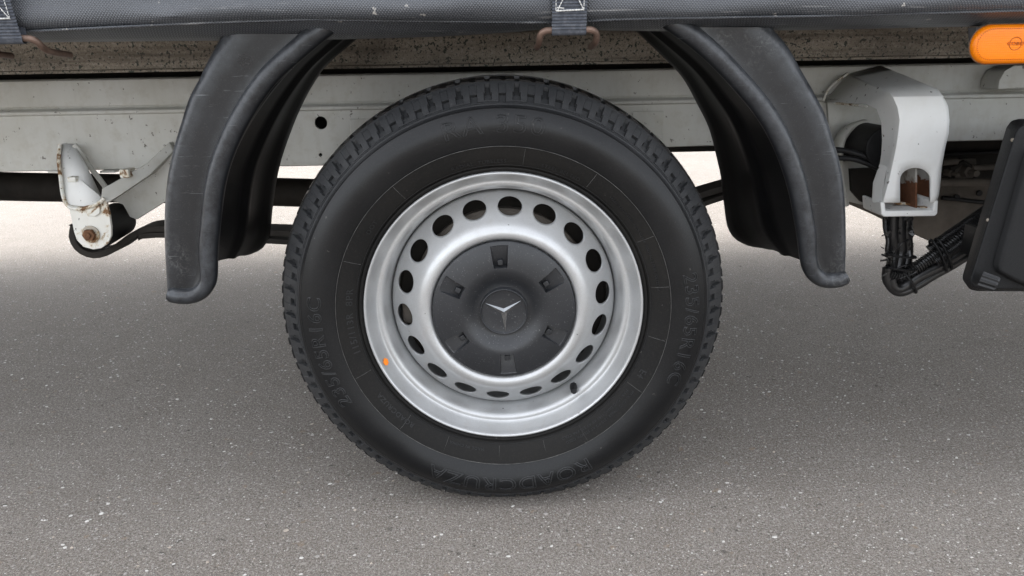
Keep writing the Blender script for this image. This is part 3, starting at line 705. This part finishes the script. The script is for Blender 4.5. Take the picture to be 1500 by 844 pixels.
MB().cyl((c.x, YF+.007, c.z), (c.x, .435, c.z+.006), .034, 36).build('rubber_bushing', M['black'], hang, bevel=.002)
mb = MB(); mb.cyl((c.x, YF-.0035, c.z), (c.x, YF-.0003, c.z), .0168, 32); mb.build('washer', M['rusty2'], hang, bevel=.0012)
mb = MB(); mb.cyl((c.x, YF-.013, c.z), (c.x, YF-.0037, c.z), .0118, 6); mb.tube([(c.x, YF-.016, c.z), (c.x, YF-.0131, c.z)], .006, 12); mb.build('bolt', M['rust'], hang, bevel=.0012)

# ---- right bracket: pressed hood with slotted leg
br = bpy.data.objects.new('jacking_bracket', None); C.objects.link(br); br.parent = T; br['label'] = 'white pressed steel bracket with an arched slot and rusted socket'
YB = .19; YR = .412
def hood():
    """front sheet (with slot) bending at the top into a sloping roof, and the left cheek with a hollow arch"""
    mb = MB()
    # outline of the front sheet at heights (photo rows)
    L_ = [(1318, 176), (1316, 195), (1313, 215), (1310, 232), (1306, 248), (1303, 262), (1298, 280), (1294, 297)]
    R_ = [(1391, 176), (1390, 195), (1385, 215), (1381, 235), (1379, 250), (1378, 262), (1377, 280), (1372, 297)]
    def F(x, y): return P(x, y, YB)
    def ed(tab, y): return interp([q[1] for q in tab], [q[0] for q in tab], y)
    H = 12
    def across(a, b): return [a+(b-a)*k/H for k in range(H+1)]
    fl, fr = F(1318, 176), F(1391, 176)
    rl, rr_ = P(1243, 108, YR), P(1290, 96, YR)
    a0, b0 = P(1302, 135, YB+.022), P(1373, 130, YB+.024)
    rows = [across(a0+(rl-a0)*t, b0+(rr_-b0)*t) for t in (1.0, .75, .5, .25, 0)]
    rows += [across(P(1308, 142, YB+.008), P(1382, 141, YB+.008)), across(P(1315, 158, YB+.001), P(1389, 156, YB+.001)), across(fl, fr), across(F(ed(L_, 195), 195), F(ed(R_, 195), 195)), across(F(ed(L_, 215), 215), F(ed(R_, 215), 215))]
    mb.grid(rows)
    ys = (297, 285, 270, 245)
    outer = [F(ed(L_, y), y) for y in ys]+rows[-1]+[F(ed(R_, y), y) for y in ys[::-1]]
    sx0, sx1 = 1318.5, 1363.5
    inner = [F(sx0, y) for y in (297, 287, 277, 268)]+[F(1341-22.5*math.cos(PI*k/H), 263-17*math.sin(PI*k/H)) for k in range(H+1)]+[F(sx1, y) for y in (268, 277, 287, 297)]
    mb.grid([outer, [lerp(a, b, .5) for a, b in zip(outer, inner)], inner])
    LY = (195, 215, 245, 270, 285, 297)
    # left cheek: from the front edge backwards with a rounded hollow
    fe = [a0, P(1308, 142, YB+.008), P(1315, 158, YB+.001), fl]+[F(ed(L_, y), y) for y in LY]
    ins = [P(1205, 150, YR-.004), P(1245, 152, .33), P(1270, 153, .27), P(1284, 160, .245)]+[P(x, y, Yq) for x, y, Yq in ((1291, 180, .232), (1292, 205, .232), (1291, 225, .232), (1288, 245, .232), (1284, 265, .23), (1282, 280, .225), (1280, 297, .222))]
    b1 = [P(1196, 100, YR), P(1222, 112, .36)]; f1 = [rl, a0+(rl-a0)*.55]
    rows = []
    A_ = [rl, a0+(rl-a0)*.5]+fe; B_ = [P(1205, 150, YR-.004), P(1232, 151, .36)]+[P(1262, 152, .29)]+ins[2:]
    A2 = A_[:len(B_)]
    n_ = min(len(A_), len(B_))
    for k in range(n_):
        a, b = A_[k], B_[k]; rows.append([a, lerp(a, b, .06)+Vector((-.001, .002, 0)), lerp(a, b, .33), lerp(a, b, .7), b, b+Vector((.006, .004, .002))])
    mb.grid(rows)
    return mb
o = hood().build('bracket_hood', M['paint2'], br, smooth=True, angle=34)
bm = bmesh.new(); bm.from_mesh(o.data); bmesh.ops.remove_doubles(bm, verts=bm.verts, dist=.0002); bmesh.ops.recalc_face_normals(bm, faces=bm.faces); bm.to_mesh(o.data); bm.free(); o.data.set_sharp_from_angle(angle=R(28))
sd = o.modifiers.new('s', 'SOLIDIFY'); sd.thickness = .005; sd.offset = -1
# pinched flange low on the left edge
mb = MB(); mb.prism([P(1291, 240, YB+.03), P(1300, 245, YB+.008), P(1296, 262, YB+.006), P(1291, 300, YB+.004), P(1279, 297, YB+.02), P(1281, 268, YB+.03)], (0, .006, 0)); mb.build('bracket_flange', M['paint2'], br, bevel=.002)
# lower cup
mb = MB(); Yc = YB-.001
mb.prism(poly([(1290, 296), (1297, 297), (1298, 309), (1367, 308), (1368, 296), (1375, 293), (1374, 313), (1370, 317), (1296, 318), (1291, 315)], Yc), (0, .07, 0))
mb.build('bracket_cup', M['paint2'], br, bevel=.0025)
mb = MB(); mb.prism(poly([(1298, 240), (1372, 240), (1372, 310), (1298, 310)], YB+.075), (0, .005, 0)); mb.prism(poly([(1341, 240), (1344, 240), (1344, 308), (1341, 308)], YB+.02), (0, .055, 0)); mb.build('socket_wall', M['socket'], br, bevel=.001)
mb = MB()
for k in range(9):
    x = 1303+random.random()*55; y = 299+random.random()*8; p = P(x, y, YB+.012+random.random()*.05); mb.box((p.x, p.y, p.z), (p.x+random.uniform(.006, .02), p.y+.012, p.z+random.uniform(.0008, .003)))
mb.build('rust_flake', M['rusty2'], br, bevel=.0005)['kind'] = 'stuff'
# hanger and bushing behind the bracket
mb = MB(); mb.prism(poly([(1212, 140), (1300, 140), (1330, 200), (1330, 300), (1262, 300), (1228, 292), (1217, 240), (1214, 190)], .408), (0, .006, 0)); mb.build('rear_spring_hanger', M['paint'], T, bevel=.001)
mb = MB(); mb.tube(smoothpath([P(1236, 300, .36), P(1228, 262, .36), P(1228, 215, .36), P(1240, 192, .37), P(1262, 182, .385)], 6), .017, 12, flat=.5); mb.build('shackle_plate', M['paint'], T, smooth=True)
c = P(1290, 214, .30)
MB().cyl((c.x, .28, c.z), (c.x, .40, c.z), .037, 36).build('rear_bushing', M['black'], T, bevel=.003)
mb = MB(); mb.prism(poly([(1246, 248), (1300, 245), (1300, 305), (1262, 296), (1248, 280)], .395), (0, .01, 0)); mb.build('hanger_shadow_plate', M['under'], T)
mb = MB(); mb.tube(smoothpath([P(1200, 218, .30), P(1238, 221, .30), P(1268, 230, .29), P(1300, 246, .28)], 6), .0055, 10); mb.tube(smoothpath([P(1200, 232, .32), P(1240, 232, .30), P(1266, 238, .29), P(1296, 252, .28)], 6), .0050, 10); mb.build('brake_hose', M['black'], T, smooth=True)
# small gusset on the rail at far right
mb = MB(); mb.prism(poly([(1462, 131), (1464, 118), (1472, 104), (1486, 96), (1540, 94), (1540, 128)], .36), (0, .055, 0)); mb.build('gusset', M['paint'], T, bevel=.002)

# ---- dark running gear behind, right
mb = MB(); mb.prism(poly([(1250, 210), (1700, 204), (1700, 266), (1250, 262)], .60), (0, .05, 0)); mb.build('cross_beam', M['under'], T, bevel=.004)
mb = MB(); mb.tube([P(1250, 268, .57), P(1700, 266, .57)], .009, 12); mb.build('brake_pipe', M['brown'], T, smooth=True)
mb = MB(); mb.prism([P(1236, 292, .66), P(1243, 299, .66), P(1278, 314, .66), P(1337, 342, .66), P(1372, 358, .66), P(1480, 402, .66), P(1700, 410, .66), P(1700, 266, .66), P(1250, 262, .66)], (0, .03, 0)); mb.build('tank_skirt', M['brown'], T, bevel=.003)
for px, py, r in ((1412, 250, .012), (1385, 252, .007)):
    c = P(px, py, .60); mb = MB(); mb.cyl((c.x, .575, c.z), (c.x, .599, c.z), r*1.25, 6); mb.cyl((c.x, .552, c.z), (c.x, .575, c.z), r*.62, 12); mb.build('chassis_bolt', M['brown'], T, bevel=.001)
mb = MB(); mb.tube([P(1392, 262, .58), P(1396, 246, .58), P(1410, 238, .58), P(1424, 246, .58), P(1428, 262, .58)], .006, 8); mb.build('pipe_clip', M['under'], T)

def weld(name, pts, r, par):
    p = resample(smoothpath(pts, 5), 60); mb = MB(); mb.tube(p, lambda t: r*(1+.28*math.sin(t*150)+.2*random.random()), 8); mb.build(name, M['rusty'], par, smooth=True, angle=180)
weld('weld_bead', [P(1243, 107, .405), P(1216, 128, .405), P(1206, 148, .405)], .0022, br)
weld('weld_bead', [P(1222, 151, .36), P(1245, 153, .325), P(1270, 156, .275)], .0018, br)
for x0, y0, x1, y1, Yq, rr_ in ((1378, 226, 1470, 222, .595, .004), (1380, 238, 1402, 236, .575, .008), (1424, 246, 1470, 244, .575, .007), (1380, 290, 1470, 300, .655, .005)):
    mb = MB(); mb.tube([P(x0, y0, Yq), P(x1, y1, Yq)], rr_, 10); mb.build('brake_line', M['brown'] if rr_ > .006 else M['black'], T, smooth=True)
mb = MB(); mb.prism(poly([(1398, 234), (1430, 232), (1432, 262), (1400, 264)], .594), (0, .005, 0)); mb.build('clamp_plate', M['brown'], T, bevel=.001)
for px, py, Yq, m_ in ((1401, 289, .657, 'black'), (1434, 283, .657, 'black'), (1356, 296, .657, 'black')):
    mb = MB(); c = P(px, py, Yq); mb.cyl(c, c-Vector((0, .004, 0)), .007, 16); mb.build('skirt_plug', M[m_], T, bevel=.0008)
c = P(1150, 343, .20); MB().cyl(c, c+Vector((-.004, -.003, 0)), .0035, 10).build('guard_rivet', M['rusty'], T)
# ---- cable harness
def harness():
    root = bpy.data.objects.new('cable_harness', None); C.objects.link(root); root.parent = T
    YH = .20
    def tb(name, pts, r, m=M['cable'], ribs=0, n=12, Y=YH):
        p = resample(smoothpath([P(x, y, Y+(q[0] if q else 0)) for x, y, *q in pts], 10), 300 if ribs else 50)
        f = (lambda t: r*(1+(.16 if int(t*299+.5) % 6 < 3 else -.14))) if ribs else r
        MB().tube(p, f, n).build(name, m, root, smooth=True, angle=60 if not ribs else 30)
    tb('corrugated_conduit', [(1302, 400, .0), (1318, 403), (1336, 396), (1360, 380), (1385, 362), (1410, 343), (1440, 322), (1470, 300)], .0098, ribs=1)
    tb('corrugated_conduit', [(1362, 366, .01), (1385, 348, .01), (1410, 331, .01), (1440, 310, .01), (1470, 290, .01)], .0080, ribs=1)
    tb('corrugated_conduit', [(1370, 384, -.006), (1395, 366, -.006), (1420, 347, -.006), (1450, 325, -.006), (1475, 308, -.006)], .0085, ribs=1)
    tb('cable', [(1304, 408), (1308, 420), (1320, 422), (1345, 406), (1380, 388), (1410, 368), (1450, 346), (1480, 330)], .0100)
    tb('cable', [(1300, 392), (1300, 412), (1316, 428), (1340, 420), (1366, 404), (1395, 388), (1430, 366), (1470, 345)], .0085)
    tb('cable', [(1330, 412, .01), (1350, 410, .01), (1375, 396, .01), (1400, 382, .01), (1440, 360, .01)], .007)
    for x, r, m_ in ((1309, .0105, 0), (1319, .0115, 0), (1329, .0100, 0)):
        tb('cable', [(x, 316, .02), (x-1, 345, .02), (x, 370, .02), (x-4, 398, .01), (x-6, 412)], r)
    tb('cable', [(1296, 318, .02), (1297, 335, .02), (1301, 352, .015), (1300, 368, .012), (1306, 384, .01), (1304, 400)], .0042)
    tb('cable', [(1334, 330, .0), (1338, 345), (1322, 356, -.01), (1310, 372, -.005), (1304, 392)], .0013, n=6)
    tb('cable', [(1308, 396, -.01), (1330, 388, -.012), (1342, 398, -.012), (1318, 408, -.01)], .0015, n=6)
    for a_, b_ in (((1364, 352), (1384, 398)), ((1372, 350), (1392, 394)), ((1322, 398), (1340, 428)), ((1300, 372), (1340, 376)), ((1300, 391), (1338, 394))):
        a, b = P(*a_, YH-.002), P(*b_, YH-.002); c = (a+b)/2; ax = (b-a)/2; yv = Vector((0, 1, 0))*.016
        MB().tube([c+ax*math.cos(2*PI*k/20)*1.02+yv*math.sin(2*PI*k/20) for k in range(21)], .0022, 6, caps=False).build('cable_tie', M['black'], root, smooth=True)
    # tattered wrapping tape
    mb = MB()
    for k in range(90):
        x = random.choice((random.uniform(1296, 1306), random.uniform(1330, 1338), random.uniform(1296, 1336))); y = random.uniform(318, 408); p = P(x, y, YH+random.uniform(-.012, .008))
        d = Vector((random.uniform(-1, 1), random.uniform(-.5, .5), random.uniform(-1, 1))).normalized()*random.uniform(.004, .012); e = Vector((random.uniform(-1, 1), random.uniform(-.5, .5), random.uniform(-1, 1)))*.004
        mb.add([p, p+d, p+d+e, p+e], [(0, 1, 2, 3)])
    mb.build('torn_tape', M['cable'], root)['kind'] = 'stuff'
harness()
mb = MB(); mb.prism(poly([(1440, 337), (1447, 337), (1444, 360), (1437, 380), (1432, 380)], .13), (0, .05, 0)); mb.build('harness_clamp', M['cable'], T, bevel=.001)

# ---- black storage box
bx = bpy.data.objects.new('storage_box', None); C.objects.link(bx); bx.parent = T; bx['label'] = 'black plastic storage box with ribbed knob at right'
YX = -.005
mb = MB()
out = [(1482, 192), (1488, 184), (1500, 181), (1900, 172), (1860, 430), (1432, 427), (1422, 425), (1416, 419), (1416, 412)]
a = poly(out, YX+.016); b = poly([(x+(6 if x < 1495 else 0), y+(3 if y < 300 else -4)) for x, y in out], YX)
c = [p+Vector((.012, .030, .004 if i < 5 else 0)) for i, p in enumerate(a)]; c2 = [p+Vector((.34, .30, -.02)) for p in a]
mb.grid([c2, c, a, b], closed=True); mb.f.append(tuple(range(3*len(out), 4*len(out)))); mb.f.append(tuple(range(len(out)))[::-1])
mb.build('box_shell', M['box'], bx, bevel=.003)
mb = MB(); pan = [(1500, 225), (1506, 216), (1860, 210), (1830, 416), (1530, 424), (1500, 419), (1478, 409), (1458, 398), (1455, 386), (1462, 360)]
a = poly(pan, YX-.001); b = [p+Vector((.004 if i in (0, 8, 9) else 0, -.010, .003 if i in (4, 5, 6, 7) else 0)) for i, p in enumerate(a)]
mb.grid([a, b], closed=True); mb.f.append(tuple(range(len(pan), 2*len(pan)))); mb.build('box_lid', M['box'], bx, bevel=.004, seg=3)
c = P(1436, 409, YX-.011); dd = Vector((.78, -.60, -.22)).normalized(); e1 = dd.cross(Vector((0, 0, 1))).normalized(); e2 = e1.cross(dd)
mb = MB(); rows = []
for t, s in ((0, 1), (.021, .93), (.0235, .80), (.0236, .3)):
    rows.append([c+dd*t+(e1*math.cos(2*PI*k/32)+e2*math.sin(2*PI*k/32))*.0115*s*(1+(.09 if k % 4 < 2 else -.09)) for k in range(32)])
mb.grid(rows, closed=True); mb.f.append(tuple(range(96, 128))); mb.build('knob', M['knob'], bx)
for px, py in ((1483, 205), (1447, 322)):
    mb = MB(); c = P(px, py, YX+.006); mb.cyl(c, c+Vector((0, -.004, 0)), .003, 8); mb.build('box_rivet', M['galv'], bx)

# ---- amber side marker lamp
lp = bpy.data.objects.new('marker_lamp', None); C.objects.link(lp); lp.parent = T; lp['label'] = 'amber oval side marker lamp with round moulded logo'
cc = P(1489, 64.5, -.005); hwid, hh = .062, .0262
def stad(sx, sz, n=14):
    r = sz; o_ = []
    for k in range(n+1): a = -PI/2+PI*k/n; o_.append((sx-r+r*math.cos(a), r*math.sin(a)))
    for k in range(n+1): a = PI/2+PI*k/n; o_.append((-(sx-r)+r*math.cos(a), r*math.sin(a)))
    return o_
def ring_at(sx, sz, y): return [(cc.x+x, cc.y+y, cc.z+z-x*.0) for x, z in stad(sx, sz)]
mb = MB(); rows = [ring_at(hwid, hh, .0065), ring_at(hwid, hh, .0045), ring_at(hwid-.001, hh-.001, .0015), ring_at(hwid-.0035, hh-.0035, -.0012), ring_at(hwid-.006, hh-.006, -.0018), ring_at(hwid-.012, hh-.012, -.0024)]
mb.grid(rows, closed=True); mb.f.append(tuple(range(5*30, 6*30))); mb.build('lamp_lens', M['amber'], lp, smooth=True, angle=60)
mb = MB(); mb.grid([ring_at(hwid-.004, hh-.004, .013), ring_at(hwid+.0012, hh+.0012, .0062), ring_at(hwid-.0005, hh-.0005, .0050)], closed=True); mb.build('lamp_housing', M['rust'], lp, smooth=True)
m_d = m_flat('lens_moulding', (.42, .075, .004), .3)
mb = MB(); ds = stad(hwid-.0058, hh-.0058, 10)
pr = [Vector((x, 0, z)) for x, z in ds]+[Vector((ds[0][0], 0, ds[0][1]))]
for p in resample(pr, 92): mb.box((cc.x+p.x-.0006, cc.y-.0026, cc.z+p.z-.0004), (cc.x+p.x+.0006, cc.y-.0012, cc.z+p.z+.0004))
mb.build('lens_dot', m_d, lp)['kind'] = 'stuff'
mb = MB(); lc = P(1488, 64, -.008); mb.tube([(lc.x+.0085*math.cos(2*PI*k/32), cc.y-.0026, lc.z+.0085*math.sin(2*PI*k/32)) for k in range(33)], .0005, 6, caps=False)
v, f = text_mesh('COBO', .0062, None, 1.25); mb.add([(lc.x+x, cc.y-.0030-z, lc.z+y) for x, y, z in v], f); mb.build('lamp_logo', m_d, lp)
mb = MB(); a, b = P(1424, 96, .03), P(1432, 36, .03); mb.prism([P(1430, 40, .02), P(1445, 40, .02), P(1440, 80, .02), P(1432, 70, .02)], (0, .02, 0)); mb.build('lamp_bracket', M['curt'], lp, bevel=.001)

# ---- lashing straps with hooks
def strap(x0, x1, xt, ybot, topcut):
    root = bpy.data.objects.new('lashing_strap', None); C.objects.link(root); root.parent = T
    a, b = P(x0, ybot, -.022), P(x1, ybot, -.022); W = b.x-a.x; rows = []; N = 150
    zt_ = 1.05; pl = []
    # webbing follows the tarpaulin, then folds under the hook wire
    zl = [zt_+(a.z+.13-zt_)*i/10 for i in range(10)]+[a.z+.13*(1-i/259) for i in range(260)]
    for z in zl:
        rib = .0008*math.sin(z*2*PI/.0040)
        y = -.040+rib+.010*max(0, 1-(z-a.z)/.05)
        rows.append([(a.x, y+.0015, z), (a.x+.001, y, z), (a.x+W*.5, y-.0006, z), (b.x-.001, y, z), (b.x, y+.0015, z)])
    for t in range(1, 9):
        an = PI*t/8; rows.append([(x, -.0235-.0065*math.cos(an), a.z-.0065*math.sin(an)) for x in (a.x, a.x+.001, a.x+W*.5, b.x-.001, b.x)])
    rows.append([(x, -.016, a.z+.05) for x in (a.x, a.x+.001, a.x+W*.5, b.x-.001, b.x)])
    mb = MB(); mb.grid(rows); mb.build('webbing', M['web'], root, smooth=True, angle=80)
    # stitching: box and cross
    def pt(u, v): return Vector((a.x+W*u, -.0425+.010*max(0, 1-v/.05), a.z+v))
    sb = .024; stp = .078; mb = MB()
    def seam(p, q, n, r=.0007):
        for k in range(n):
            s, e = lerp(p, q, k/n), lerp(p, q, (k+.78)/n)
            mb.tube([pt(*s), pt((s[0]+e[0])/2, (s[1]+e[1])/2)+Vector((0, -.0008, 0)), pt(*e)], r, 5)
    V2 = lambda *q: Vector(q)
    seam(V2(.12, sb), V2(.9, sb+.001), 9, .0010); seam(V2(.14, sb), V2(.52, .058), 9); seam(V2(.88, sb+.002), V2(.5, .058), 9); seam(V2(.1, sb), V2(.1, stp), 10, .0005); seam(V2(.9, sb), V2(.9, stp), 10, .0005)
    seam(V2(.14, sb+.004), V2(.34, sb+.003), 4); seam(V2(.52, .058), V2(.9, .095), 9); seam(V2(.5, .058), V2(.12, .095), 9)
    mb.build('stitching', M['thread'], root)['kind'] = 'stuff'
    # bent wire hook
    r = .0046; z = a.z-.0005; yy = -.0232; e = .016
    p = [(a.x-e, .05, z-.020), (a.x-e, .005, z-.016), (a.x-e, -.012, z-.011), (a.x-e*.9, -.020, z-.004), (a.x-e*.55, yy, z), (a.x+.002, yy, z+.001), (b.x-.002, yy, z+.001), (b.x+e*.55, yy, z), (b.x+e*.9, -.020, z-.004), (b.x+e, -.012, z-.011), (b.x+e, .005, z-.016), (b.x+e, .05, z-.020)]
    MB().tube(smoothpath(p, 5), r, 12).build('hook', M['bronze'], root, smooth=True)
strap(808, 858, 0, 45, 0)
strap(-20, 37, 0, 58, 0)
